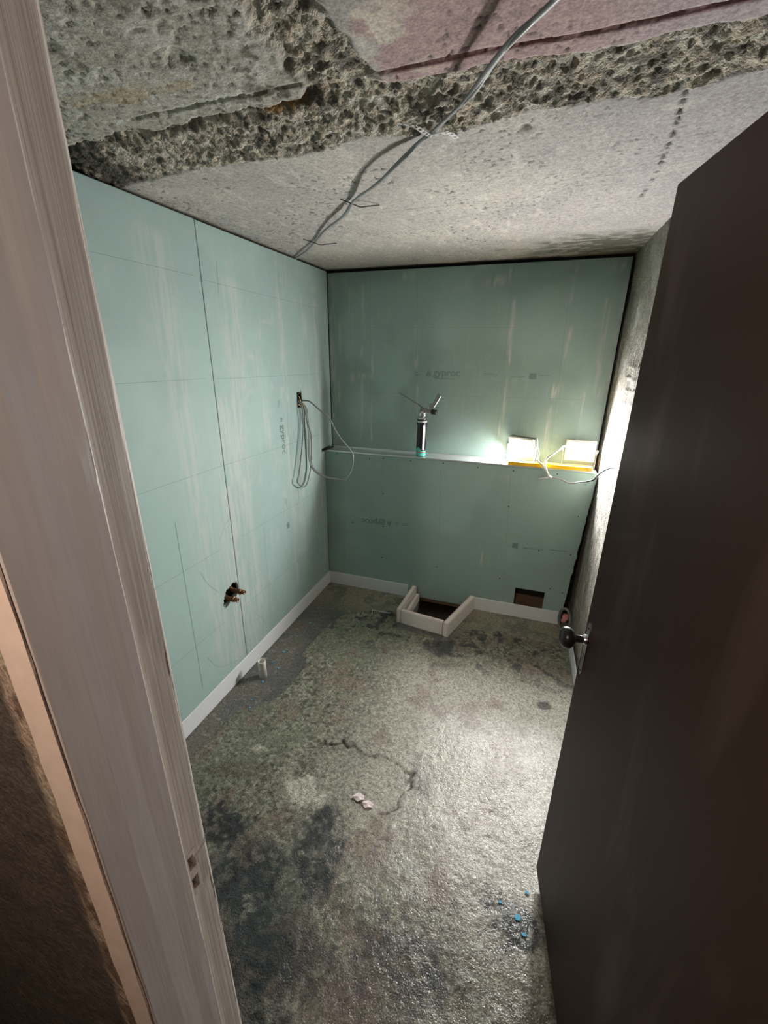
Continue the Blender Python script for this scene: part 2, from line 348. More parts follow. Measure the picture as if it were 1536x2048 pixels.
def floor_col(x, y):
    h, mg, wet, d1, c1, lip, sd = floor_fields(x, y)
    n1, n2, n3 = fbm(x,y,3,4,120), fbm(x,y,13,5,121), fbm(x,y,52,4,122)
    c = np.zeros(x.shape+(3,))+np.array([.195,.188,.138])
    c = mixc(c, (.27,.27,.20), ss(n2,.48,.62)*.8); c = mixc(c, (.08,.085,.055), ss(n3,.52,.66)*.75); c = mixc(c, (.05,.05,.035), ss(fbm(x,y,75,3,140),.58,.7)*.8); c = mixc(c, (.40,.39,.32), ss(fbm(x,y,85,3,141),.62,.74)*.7)
    c = mixc(c, (.145,.162,.108), ss(n1,.45,.6)*ss(1.0-x,0,.4)*.6)
    c = mixc(c, (.43,.405,.35), ss(x,.50,1.1)*ss(-y,.42,.8)*(1-ss(-y,1.5,1.95))*.85)  # paler screed, with part of the lamp highlight's brightness painted in
    c = mixc(c, (.20,.14,.11), ss(fbm(x,y,8,3,123),.56,.68)*.5)
    c = mixc(c, (.17,.16,.12), blob(x,y,1.02,-.62,.10,.10)*.5)
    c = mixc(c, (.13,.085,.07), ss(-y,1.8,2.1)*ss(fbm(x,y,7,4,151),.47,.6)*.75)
    c = mixc(c, (.47,.45,.37), np.maximum.reduce([blob(x,y,.66,-1.62,.10,.07,f=20)*.95, blob(x,y,.36,-1.50,.05,.03)*.7, blob(x,y,.66,-2.02,.05,.04)*.6, blob(x,y,.9,-2.2,.06,.05)*.7]))
    k = np.maximum.reduce([blob(x,y,.62,-1.95,.18,.16,soft=.9), blob(x,y,.80,-1.80,.12,.17,.3,soft=.9), blob(x,y,.78,-2.10,.22,.12,soft=.9), blob(x,y,.42,-1.82,.13,.10,soft=.9), blob(x,y,1.2,-2.0,.2,.12,soft=1)*.6, blob(x,y,1.48,-1.76,.14,.10,soft=.9,f=9)*.95, blob(x,y,.98,-2.25,.25,.1,soft=1)*.7])
    c = mixc(c, (.022,.026,.028), np.clip(k*(.45+1.1*ss(n3,.36,.58)),0,.96))
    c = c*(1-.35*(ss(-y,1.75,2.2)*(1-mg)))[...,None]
    c = mixc(c, (.10,.065,.06), blob(x,y,1.05,-2.1,.2,.14,soft=1)*ss(n3,.45,.6)*.6)
    c = mixc(c, (.13,.10,.10), blob(x,y,1.08,-1.40,.05,.09,.4)*.6)
    c = mixc(c, (.10,.08,.075), blob(x,y,1.585,-.80,.035,.035,f=30)*.9)
    c = mixc(c, (.03,.03,.035), np.maximum(blob(x,y,1.0,-.50,.09,.12,f=24)*.85, .8*ss(fbm(x,y,18,4,150),.62,.70)*(1-ss(-y,.5,.8))))
    c = mixc(c, (.09,.07,.04), blob(x,y,.35,-1.62,.14,.05,.3)*.5)
    # smooth screed margins: dark and damp on the left, beige at the back
    mc = np.zeros(x.shape+(3,))+np.array([.15,.14,.115]); mc = mixc(mc, (.10,.105,.105), ss(n2,.45,.6)*.8)
    mc = mixc(mc, (.30,.27,.19), ss(y,-.42,-.15)*.8); mc = mixc(mc, (.13,.14,.11), ss(y,-.35,-.15)*ss(n2,.5,.62)*.8); mc = mixc(mc, (.30,.28,.25), ss(fbm(x,y*2,26,3,130),.66,.74)*.5)
    mc = mixc(mc, (.07,.07,.075), ss(x,.15,.25)*(1-ss(y,-.5,-.3))*.6)
    c = c*(1-mg[...,None])+mc*mg[...,None]
    c = mixc(c, (.04,.025,.02), np.clip(lip,0,1)*.9)
    wl = np.clip(k,0,1); c = c*(1-.10*wet[...,None])
    ro = .80-.60*wet-.22*mg*ss(n2,.35,.55)-.35*wl*ss(x,1.3,1.45); ro = ro+(n3-.5)*.25
    return np.concatenate([np.clip(c,0,1), np.clip(ro,.14,.95)[...,None]], -1)
PIT = (.715,-.315,1.045,.30)
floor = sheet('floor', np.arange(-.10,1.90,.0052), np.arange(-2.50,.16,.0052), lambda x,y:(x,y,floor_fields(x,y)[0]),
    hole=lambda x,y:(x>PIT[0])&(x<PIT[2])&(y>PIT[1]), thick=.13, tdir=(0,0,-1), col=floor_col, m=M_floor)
tag(floor, 'damp stained rough screed floor with green and black patches', kind='structure')
bobj('pit_bottom', lambda bm: box(bm,(.70,-.33,-.15),(1.09,.18,-.12)), M_dark, floor)
boxo('corridor_floor', (-1.2,-4.3,-.06), (3.2,-2.495,0), M_floor, floor)

# ---- plasterboards: helper with smears and stains in the colour attribute, plus one painted light band
GREEN = (.335,.46,.447)
def board_col(dims, smears_and_light, base=GREEN, seed=0, extra=None, dirt=.5):
    def f(u, v):
        c = np.zeros(u.shape+(3,))+np.array(base)
        c = mixc(c, (.40,.56,.52), ss(fbm(u,v,2.2,3,seed),.45,.65)*.5)
        c = mixc(c, (.50,.53,.50), ss(fbm(u*9,v*1.2,6,4,seed+3),.62,.78)*dirt*.6)
        c = mixc(c, (.52,.55,.52), ss(fbm(u*2,v*2,9,5,seed+5),.67,.76)*dirt*.6)
        for s in smears_and_light:
            cu, v0, v1, wd, st = s[:5]; cu2 = s[5] if len(s) > 5 else cu
            t = np.clip((v-v0)/(v1-v0),0,1); cc = cu+(cu2-cu)*t+(fbm(v*0+cu*7,v,9,2,seed+9)-.5)*.02
            k = np.exp(-((u-cc)/wd)**2)*ss(v,v0-.02,v0+.03)*(1-ss(v,v1-.03,v1+.02))*ss(fbm(u*14,v,7,4,seed+11),.34,.62)
            c = mixc(c, (.56,.57,.54), np.clip(k*st*.8,0,1))
        if extra: c = extra(c, u, v)
        return np.concatenate([np.clip(c,0,1), np.full(u.shape+(1,),.6)], -1)
    return f
# left wall
wall_left = boxo('wall_left', (-.20,YF,-.1), (-.075,.25,H+.05), M_dark); tag(wall_left, 'left wall lined with green moisture resistant boards', kind='structure')
cup = [(-1.078,.567),(-1.073,.518),(-1.118,.500),(-1.145,.497),(-1.198,.487),(-1.192,.515),(-1.167,.558),(-1.133,.569),(-1.11,.575)]
def lhole(u, v): return inside(u, v, cup) 
def slot(u, v): return ((u>-.345)&(u<-.285)&(v>1.375)&(v<1.468)) | ((u>-.045)&(u<.1)&(v>1.043)&(v<1.062))
smL = [(-1.24,.15,2.1,.07,.55,-1.30),(-1.12,.1,1.5,.10,.75,-1.0),(-.92,.4,2.0,.05,.5),(-.86,1.5,2.0,.05,.5),(-.62,1.0,1.7,.03,.5,-.75),(-.47,.2,2.0,.025,.7),(-.20,.5,1.9,.05,.5),(-.36,.25,1.1,.04,.4),(-.06,.2,2.0,.03,.8),(-.95,.1,.5,.10,.6)]
ycs = dict(thick=.0125, tdir=(-1,0,0), m=M_board, parent=wall_left)
b1 = sheet('plasterboard', np.append(np.arange(YF,-1.0705,.0065),-1.0705), np.append(np.arange(.004,2.178,.0065),2.178), lambda y,z:(0*y,y,z), hole=lhole, col=board_col(0,smL,seed=200,dirt=.18), **ycs)
b2 = sheet('plasterboard', np.append(np.arange(-1.0675,.118,.0065),.120), np.append(np.arange(.004,2.176,.0065),2.176), lambda y,z:(0*y,y,z), hole=lambda u,v: lhole(u,v)|slot(u,v), col=board_col(0,smL,seed=200,dirt=.5), **ycs)
# back wall: upper sheet set back behind the ledge, lower boxing in front
wall_back = boxo('wall_back', (-.2,.19,-.2), (1.95,.32,H+.05), M_dark); tag(wall_back, 'back wall, green boarded above and boxed out below the ledge', kind='structure')
smU = [(.057,1.35,1.89,.012,.8,.08),(.241,1.65,2.11,.010,.7),(.313,1.56,1.91,.008,1.3),(.166,1.50,1.56,.02,.9),(.26,1.53,1.56,.07,1.3),(.235,1.12,1.54,.008,1.0),(.304,1.12,1.45,.010,.9),(.61,1.60,1.87,.012,1.0),(.62,1.1,1.5,.008,.8),(1.177,1.63,1.99,.012,1.4),(1.17,1.2,1.56,.010,1.0),(1.491,1.48,1.83,.010,1.3,1.493),(1.447,1.44,1.53,.025,1.1),(1.45,1.1,1.4,.01,.8),(1.69,1.45,1.98,.02,.9,1.66),(1.62,1.1,1.6,.01,.8),(1.47,1.95,2.15,.01,.8),(.15,1.6,2.15,.03,.35),(.53,2.11,2.15,.05,1.2),(1.06,2.05,2.11,.06,1.1),(1.13,2.08,2.15,.012,1.2),(1.69,2.10,2.15,.05,1.0),(.02,1.06,2.15,.03,.8),(1.74,1.06,2.15,.03,.5),(.27,1.11,1.14,.05,1.0)]
GREEN_SHADED = (.27,.375,.34)  # same board green, darkened for the weaker light on the back wall
b3 = sheet('plasterboard', np.append(np.arange(.004,1.742,.0052),1.742), np.append(np.arange(1.02,2.166,.0052),2.166), lambda x,z:(x,0*x+.123,z), thick=.0125, tdir=(0,1,0), m=M_board, parent=wall_back,
    col=board_col(0,smU,GREEN_SHADED,seed=300,dirt=.22), flip=False)
for b_ in (b3,): pass
redge = lambda z: 1.690+.061*np.clip(z/1.05,0,1)
def lowfn(x, z): 
    t = x/1.69; return (x*(1-ss(x,1.5,1.69))+ss(x,1.5,1.69)*(t*redge(z)+(fbm(z*1.0,z*0+.5,30,3,5)-.5)*.012*ss(x,1.66,1.69)), 0*x, z)
def lowhole(x, z): return ((x>1.386)&(x<1.566)&(z>.086)&(z<.218)) | ((x>.72)&(x<1.04)&(z<.008))
b4 = sheet('plasterboard', np.append(np.arange(.002,1.69,.0054),1.69), np.append(np.arange(.002,1.044,.0054),1.044), lowfn, hole=lowhole, thick=.0125, tdir=(0,1,0), m=M_board, parent=wall_back,  # lower board: the same green, also darkened for weaker light
    col=board_col(0,[(.16,.1,1.0,.02,.25),(1.14,.32,.45,.012,1.3),(.30,.55,.62,.05,.5),(.5,.95,1.0,.3,.3),(1.3,.95,1.0,.3,.3)],(.30,.42,.38),seed=400,dirt=.12))  # last two pale bands paint the light reflected below the ledge
# timber behind the boxing, seen through the cut-outs
for nm, lo, hi in (('timber_stud',(.32,.016,.05),(.365,.105,1.03)),('timber_stud',(1.30,.016,.05),(1.345,.105,1.03)),('timber_batten',(.70,.020,-.030),(1.06,.05,-.002)),('timber_batten',(1.36,.105,.02),(1.62,.12,.115))):
    boxo(nm, lo, hi, M_wood, wall_back, .002)
# right wall, bare concrete
def rw_h(y, z):
    d = (fbm(y,z,5,3,501)-.5)*.02+(fbm(y*3,z*.6,26,4,502)-.5)*.010
    for k in range(9):           # chipped edges of blocks showing through
        z0 = 1.20+k*.055; d += .006*np.exp(-((z-z0-(fbm(y,z,9,2,503)-.5)*.03)/.004)**2)*ss(y,-.75,-.55)*(1-ss(y,-.30,-.2))*ss(fbm(y,z,20,2,504+k),.35,.5)
    return d
def rw_col(y, z):
    c = np.zeros(y.shape+(3,))+np.array([.42,.385,.34])
    c = mixc(c, (.28,.26,.22), ss(fbm(y*3,z*.5,18,4,510),.5,.64)*.8); c = mixc(c, (.55,.53,.49), ss(fbm(y,z,14,4,511),.55,.68)*.7)
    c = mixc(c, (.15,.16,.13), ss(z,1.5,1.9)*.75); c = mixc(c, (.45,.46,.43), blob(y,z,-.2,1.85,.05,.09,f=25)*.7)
    return np.concatenate([c, np.full(y.shape+(1,),.8)], -1)
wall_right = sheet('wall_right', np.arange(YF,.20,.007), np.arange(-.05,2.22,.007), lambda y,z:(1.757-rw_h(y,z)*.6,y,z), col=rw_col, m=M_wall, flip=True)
tag(wall_right, 'bare rough concrete wall behind the open door', kind='structure')
boxo('wall_core', (1.775,YF,-.1), (1.95,.25,H+.05), M_dark, wall_right)

# ---- door wall and corridor shell
def pl_fn(x, z):
    t = ss(x,.80,.9); return (x, -2.478-.014*t+(fbm(x,z,16,4,601)-.5)*.010, z)
def pl_col(x, z):
    c = np.zeros(x.shape+(3,))+np.array([.075,.06,.048])  # brown plaster, darkened further where no light reaches the wall
    e = ss(x+(fbm(x,z,12,3,603)-.5)*.02,.825,.85); c = mixc(c, (.36,.27,.20), e*.9)  # paler edge band: plaster colour plus the light it catches, painted in
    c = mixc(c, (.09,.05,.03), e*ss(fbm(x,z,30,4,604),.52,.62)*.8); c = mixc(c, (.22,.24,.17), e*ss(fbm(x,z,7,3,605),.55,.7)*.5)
    return np.concatenate([c, np.full(x.shape+(1,),.9)], -1)
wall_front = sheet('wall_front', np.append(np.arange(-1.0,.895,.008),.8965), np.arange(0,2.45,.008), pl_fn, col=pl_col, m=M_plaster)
tag(wall_front, 'rough brown plaster wall beside the door frame, shade put into its colour', kind='structure')
boxo('wall_core', (-1.0,-2.470,0), (.895,YF,H+.2), M_dark, wall_front)
boxo('wall_core', (1.76,-2.495,0), (3.0,YF,H+.2), M_plaster, wall_front)
boxo('wall_core', (.895,-2.49,2.09), (1.76,YF,H+.2), M_plaster, wall_front)
M_corr = plain('corridor_paint', (.16,.12,.09), .9, bump=.3, bscale=30)
corr = boxo('wall_corridor', (-1.1,-4.4,0), (3.1,-4.3,2.5), M_corr); tag(corr, 'dim corridor wall behind the camera', kind='structure')
boxo('side_wall', (-1.1,-4.3,0), (-1.0,-2.49,2.5), M_corr, corr); boxo('side_wall', (3.0,-4.3,0), (3.1,-2.34,2.5), M_corr, corr)
boxo('corridor_ceiling', (-1.1,-4.4,2.4), (3.1,-2.34,2.5), M_corr, corr)
# corridor lamp body (bulb on a pendant)
cl = empty('pendant_lamp', (1.0,-3.15,2.4)); tag(cl, 'bare bulb hanging in the corridor behind the camera', 'lamp')
lathe('bulb_holder', [(.018,-.26),(.02,-.25),(.02,-.31),(.014,-.32)], M_white, cl); lathe('bulb', [(.006,-.315),(.014,-.325),(.026,-.345),(.031,-.365),(.027,-.386),(.014,-.399),(.001,-.402)], M_bulb, cl, n=20)
tube('flex', [(0,0,0),(0,0,-.13),(0,0,-.26)], .003, M_white, cl)

# ---- door frame (left jamb lofted with chipped arrises, right jamb, head)
frame = empty('door_frame', (.91,-2.42,0)); tag(frame, 'mauve grey painted timber door frame at the left edge, worn arrises', kind='structure')
def loft_jamb(name, prof, m, z0, z1, parent, amp=.0005, dz=.012, seed=0):
    zs = np.arange(z0, z1+.001, dz); P_ = np.array(prof); n = len(P_); vs = []; fs = []
    for i, z in enumerate(zs):
        for k,(x,y) in enumerate(P_):
            a = np.array([z*22.0+k*.9]); b = np.array([k*7.7+seed])
            d = (vn(a,b,5)-.5)[0]*amp + -max(0,vn(a*.5,b*0+seed,6)[0]-.78)*amp*7
            vs.append((x-.91+d, y+2.42+d*.6, z))
    for i in range(len(zs)-1):
        for k in range(n): fs.append((i*n+k, i*n+(k+1)%n, (i+1)*n+(k+1)%n, (i+1)*n+k))
    fs.append(tuple(range(n))[::-1]); fs.append(tuple((len(zs)-1)*n+k for k in range(n)))
    me = bpy.data.meshes.new(name); me.from_pydata(vs, [], fs); return link(name, me, m, parent)
def arc(cx, cy, r, a0, a1, n=4): return [(cx+r*math.cos(math.radians(a0+(a1-a0)*i/n)), cy+r*math.sin(math.radians(a0+(a1-a0)*i/n))) for i in range(n+1)]
# stop member: grey face turned to the opening
stop = loft_jamb('door_stop_lining', [(.915,-2.497)]+arc(.935,-2.494,.003,-90,0,3)+[(.9395,-2.46),(.9385,-2.43),(.939,-2.41)]+arc(.9355,-2.398,.0032,0,90,4)+[(.915,-2.3948)], M_jamb, 0, 2.09, frame)
reb = loft_jamb('rebate_post', [(.895,-2.396),(.9262,-2.396),(.9258,-2.38),(.9262,-2.365)]+arc(.9172,-2.350,.0090,0,90,10)+[(.895,-2.341)], M_jambr, 0, 2.09, frame, amp=.0006, seed=9)
loft_jamb('architrave', [(.8985,-2.500),(.912,-2.5005),(.9365,-2.4995),(.9365,-2.4975),(.8985,-2.470)], M_arch, 0, 2.09, frame, amp=.0012, dz=.015, seed=3)
# mortices for latch and bolt cut into the rebate post, with the strike plate around them
def apply_bool(o, cuts):
    for lo, hi in cuts:
        c = boxo('cutter', lo, hi, None); c.parent = None; c.matrix_world = Matrix.Translation((0,0,0))
        md = o.modifiers.new('b','BOOLEAN'); md.object = c; md.operation = 'DIFFERENCE'; md.solver = 'EXACT'
        bpy.context.view_layer.update(); dg = bpy.context.evaluated_depsgraph_get()
        me = bpy.data.meshes.new_from_object(o.evaluated_get(dg)); o.modifiers.clear(); o.data = me; bpy.data.objects.remove(c)
apply_bool(reb, [((.905,-2.386,.917),(.935,-2.370,.948)), ((.9225,-2.386,.934),(.935,-2.339,.947)), ((.905,-2.384,.874),(.935,-2.373,.900)), ((.9247,-2.389,.862),(.935,-2.364,.912))])
def strike(bm):
    X = .9262-.91
    for lo, hi in (((-2.3885,.862),(-2.3845,.958)),((-2.3845,.862),(-2.3655,.873)),((-2.3845,.901),(-2.3655,.916)),((-2.3725,.873),(-2.3655,.901)),((-2.3845,.949),(-2.3685,.958))):
        box(bm, (X-.0015,lo[0]+2.42,lo[1]), (X+.0008,hi[0]+2.42,hi[1]), .0004)
tag(bobj('strike_plate', strike, M_jambr, frame), 'painted over metal strike plate')
loft_jamb('right_post', [(1.700,-2.495),(1.760,-2.495),(1.760,-2.341),(1.712,-2.341),(1.712,-2.395),(1.700,-2.395)], M_jamb, 0, 2.09, frame)
boxo('head', (.895-.91,-2.495+2.42,2.02), (1.76-.91,-2.395+2.42,2.09), M_jamb, frame); boxo('head_rebate', (.895-.91,-2.395+2.42,2.03), (1.76-.91,-2.341+2.42,2.09), M_jambr, frame)

# ---- white foam edging strips
def strip(name, lo, hi): 
    o = boxo(name, lo, hi, M_foam, None, .0025); tag(o, kind='structure'); return o
strip('baseboard_left', (.001,YF+.002,0), (.011,-.001,.099))['label'] = 'white foam edging strip along the foot of the left wall'
strip('baseboard_back', (.012,-.011,0), (.640,-.001,.099))['label'] = 'white foam edging strip from the corner to the foam drain frame'
o = strip('baseboard_back', (1.118,-.011,0), (1.682,-.001,.096)); o['label'] = 'white foam edging strip under the square cut-out'
o = bobj('baseboard_right', lambda bm: tube_bm(bm, catmull([(1.732,-.17,.05),(1.737,-.4,.05),(1.742,-.7,.05),(1.742,-1.2,.05),(1.742,-2.3,.05)],6), .05, .005, 4+8, flat=(0,0,1)), M_foam, None)
tag(o, 'white foam edging strip along the right wall beyond the door knob', kind='structure')

# ---- dado ledge: galvanised track on top of the boxing
led = empty('ledge', (0,0,1.05)); tag(led, 'galvanised steel track capping the boxed out lower wall', kind='structure')
def track(bm):
    box(bm,(-.030,-.003,.0015),(1.742,.118,.003),.0005); box(bm,(-.030,-.004,-.006),(1.742,-.0015,.003),.0006); box(bm,(-.006,.114,.003),(1.742,.121,.012),.0006)
bobj('steel_track', track, M_steel, led)
def notch_(bm):  # black piece standing in for the dark inside of the wall notch
    box(bm,(-.046,-.020,.0035),(.024,-.015,.014),.001); box(bm,(-.046,-.020,.0035),(-.040,.08,.012),.001); box(bm,(.012,-.020,.0035),(.024,.10,.012),.001)
tag(bobj('dark_notch', notch_, M_black, led), 'black piece standing for the dark notch at the left corner')

# ---- pencil set-out lines and board print (flat print on the boards)
def lines(name, segs, plane, parent, m=M_pencil, wd=.0011):
    def f(bm):
        for (a0,b0),(a1,b1) in segs:
            d = Vector((a1-a0,b1-b0)); L_ = max(1,int(d.length/.08)); n = Vector((-d.y,d.x)).normalized()*wd/2
            for i in range(L_):
                p, q = Vector((a0,b0))+d*(i/L_), Vector((a0,b0))+d*((i+1)/L_)
                bm.faces.new([bm.verts.new(plane(*c)) for c in (p-n, q-n, q+n, p+n)])
    return bobj(name, f, m, parent)
PL = lambda y,z:(.0006,y,z); PLn = lambda x,z:(x,-.0006,z); PU = lambda x,z:(x,.1224,z)
arcs = [[(-1.318,.745),(-1.275,.655),(-1.212,.577)],[(-1.355,.298),(-1.30,.20),(-1.232,.155),(-1.144,.120)],[(-.978,.65),(-.93,.58),(-.901,.53)],[(-.942,.275),(-.89,.22),(-.863,.16)],[(-1.16,.84),(-1.11,.90),(-1.05,.925)]]
arcsegs = [((p[i].x,p[i].y),(p[i+1].x,p[i+1].y)) for a in arcs for p in [catmull([(q[0],q[1],0) for q in a],5)] for i in range(len(p)-1)]
lines('pencil_line', [((-2.2,1.975),(-1.10,1.974)),((-2.2,1.587),(-1.12,1.58)),((-2.2,1.19),(-1.08,1.187)),((-2.2,.80),(-1.16,.79)),((-2.2,.40),(-1.2,.403)),((-1.412,.165),(-1.411,1.02))]+[a for a in arcsegs if a[0][0] < -1.08], PL, b1)
lines('pencil_line', [((-1.06,1.966),(-.03,1.951)),((-1.05,1.575),(-.07,1.562)),((-1.06,1.185),(0.05,1.17)),((-1.0,.79),(-.05,.785)),((-1.03,.40),(-.05,.40)),((-.80,.76),(-.809,.12)),((-.96,2.05),(-.967,1.93)),((-.468,2.1),(-.465,1.0)),((-.79,.76),(-.81,.745))]+[a for a in arcsegs if a[0][0] > -1.06], PL, b2)
lines('pencil_line', [((.02,1.443),(.58,1.442)),((.66,1.441),(1.10,1.440)),((1.18,1.443),(1.62,1.444)),((.29,1.846),(1.2,1.836)),((1.458,2.12),(1.482,1.06)),((1.153,2.15),(1.152,1.1)),((.30,2.15),(.295,1.09)),((.60,2.15),(.62,1.10))], PU, b3, wd=.0009)
lines('pencil_line', [((.437,1.035),(.430,.775)),((.832,1.0),(.86,.02)),((1.268,1.0),(1.308,.10)),((.05,.447),(.62,.46)),((1.1,.505),(1.69,.535))], PLn, b4, wd=.0009)
def text(s, size, M, parent, m=M_print, ext=.0002):
    cu = bpy.data.curves.new('printed_text','FONT'); cu.body = s; cu.size = size; cu.extrude = ext; cu.align_x = 'LEFT'; cu.offset = size*.012
    o = bpy.data.objects.new('tmp', cu); COL.objects.link(o); bpy.context.view_layer.update()
    me = bpy.data.meshes.new_from_object(o.evaluated_get(bpy.context.evaluated_depsgraph_get())); bpy.data.objects.remove(o)
    me.transform(M); me.materials.clear(); o = link('printed_text', me, m, parent); return o
def arrow(M, sz, parent):
    def f(bm):
        for tri in (((0,0),(.5,.05),(.42,1)),((.52,.05),(.8,0),(.62,.8))):
            fc = bm.faces.new([bm.verts.new((a*sz,b*sz,.0002)) for a,b in tri])
        bmesh.ops.transform(bm, matrix=M, verts=bm.verts[:])
    bobj('printed_emblem', f, M_print, parent)
RX = Matrix.Rotation(math.pi/2,4,'X')
M_up = Matrix.Translation((.723,.1222,1.559))@RX
text('gyproc', .062, M_up, b3); arrow(Matrix.Translation((.675,.1222,1.555))@RX, .045, b3)
text('▪ ▪▪▪', .012, Matrix.Translation((.78,.1222,1.545))@RX, b3)
lines('printed_text', [((.60,1.577),(.625,1.577)),((.60,1.562),(.64,1.562)),((1.04,1.577),(1.10,1.577)),((1.04,1.566),(1.12,1.566)),((1.20,1.562),(1.28,1.562)),((1.36,1.575),(1.42,1.573)),((.74,1.542),(.86,1.541))], PU, b3, M_print, .004)
lines('printed_emblem', [((1.305,1.568),(1.345,1.568))], PU, b3, M_print, .035)
M_lo = Matrix.Translation((.455,-.0008,.572))@RX@Matrix.Rotation(math.pi,4,'Z')
text('gyproc', .066, M_lo, b4); arrow(Matrix.Translation((.505,-.0008,.575))@RX@Matrix.Rotation(math.pi,4,'Z'), .045, b4)
lines('printed_text', [((.53,.57),(.56,.57)),((.53,.557),(.55,.557)),((.58,.572),(.62,.572)),((.58,.56),(.62,.56)),((1.40,.515),(1.52,.52)),((1.56,.527),(1.66,.532))], PLn, b4, M_print, .005)
lines('printed_emblem', [((1.33,.523),(1.365,.523))], PLn, b4, M_print, .036)
M_lf = Matrix.Translation((.0008,-.558,1.315))@Matrix.Rotation(-math.pi/2,4,'X')@Matrix(((0,0,1,0),(1,0,0,0),(0,1,0,0),(0,0,0,1))) 
text('gyproc', .062, Matrix.Translation((.0008,-.548,1.30))@Matrix(((0,0,1,0),(0,1,0,0),(-1,0,0,0),(0,0,0,1))), b2)
arrow(Matrix.Translation((.0008,-.548,1.345))@Matrix(((0,0,1,0),(0,1,0,0),(-1,0,0,0),(0,0,0,1))), .035, b2)
lines('printed_text', [((-.56,1.40),(-.56,1.44)),((-.545,1.41),(-.545,1.44)),((-.545,.86),(-.545,.80)),((-.56,.86),(-.56,.83)),((-.40,.9),(-.40,.8))], PL, b2, M_print, .004)
lines('printed_emblem', [((-.545,.70),(-.545,.665))], PL, b2, M_print, .03)
# ---- drywall screws
scr = bmesh.new(); lathe_bm(scr, [(.0022,0),(.0040,.0006),(.0042,.0012),(.0030,.0014),(.0012,.0008)], 8, Matrix.Rotation(math.pi/2,4,'X')); sme = bpy.data.meshes.new('screw'); scr.to_mesh(sme); scr.free(); sme.materials.append(M_screw)
for x, z in [(.093,1.033),(.339,1.015),(.438,1.026),(.627,1.026),(.846,1.027),(1.066,1.02),(.438,.774),(1.282,1.017),(1.534,1.022),(1.279,.785),(.434,.282),(.843,.279),(1.277,.269),(1.684,.513),(1.495,.511),(1.599,.254),(1.676,.237),(.839,.026),(.204,.528),(.443,.53),(1.688,.77)]:
    o = bpy.data.objects.new('screw', sme); COL.objects.link(o); o.parent = wall_back; o.location = (x,-.0005,z)

# ================================================================ DOOR LEAF
door = empty('door_1', (1.5477,-1.6170,0), (0,0,math.atan2(-.99,.1416))); tag(door, 'dark brown flush door standing open on the right, scuffed', kind='structure')
# local +x runs from the free edge towards the hinge, local -y... thickness away from the camera side
def leaf(bm): box(bm, (0,0,.045),(.740,.040,1.982), .0015)
bobj('door_leaf', leaf, M_door, door)
plate_poly = [(.018,-.078),(.022,-.066),(.022,.064),(.040,.078)]
def plate(bm):
    pts = [(.028+dx*.0125, .966+dz) for dx,dz in ((0,-.082),(.45,-.076),(1,-.062),(.85,-.050),(1,-.040),(1,.040),(.85,.050),(1,.062),(.45,.076),(0,.082),(-.45,.076),(-1,.062),(-.85,.050),(-1,.040),(-1,-.040),(-.85,-.050),(-1,-.062),(-.45,-.076))]
    prism(bm, pts, lambda a,b,t:(a,-t,b), .003)
handle = empty('door_handle'); handle.parent = door
bobj('backplate', plate, M_chrome, handle)
K = Matrix.Translation((.028,0,.995))@Matrix.Rotation(math.pi/2,4,'X')
lathe('knob', [(.010,.008),(.0095,.014),(.010,.026),(.013,.031),(.022,.036),(.0275,.044),(.0285,.052),(.026,.060),(.018,.066),(.008,.068),(.001,.0685)], M_black, handle, K)
lathe('spindle_collar', [(.013,.001),(.0135,.006),(.011,.010),(.0105,.012)], M_chrome, handle, K)
for dz, nm in ((-.018,'keyhole'),):
    def kh(bm): lathe_bm(bm, [(.0028,.0028),(.0028,.0034)], 10, Matrix.Translation((.028,0,.950))@Matrix.Rotation(math.pi/2,4,'X')); box(bm,(.0268,-.0034,.936),(.0292,-.0028,.950))
    bobj('keyhole', kh, M_black, handle)
for z in (1.030,.900): lathe('screw', [(.0030,.0028),(.0030,.0036),(.0015,.0040)], M_screw, handle, Matrix.Translation((.028,0,z))@Matrix.Rotation(math.pi/2,4,'X'), 10)
boxo('latch', (-.006,.012,.985),(.004,.024,1.005), M_chrome, door, .001)
for z in (.25,1.75): bobj('hinge', lambda bm, z=z: lathe_bm(bm, [(.006,z-.04),(.006,z+.04)], 12, Matrix.Translation((.762,.043,0))), M_chrome, door)

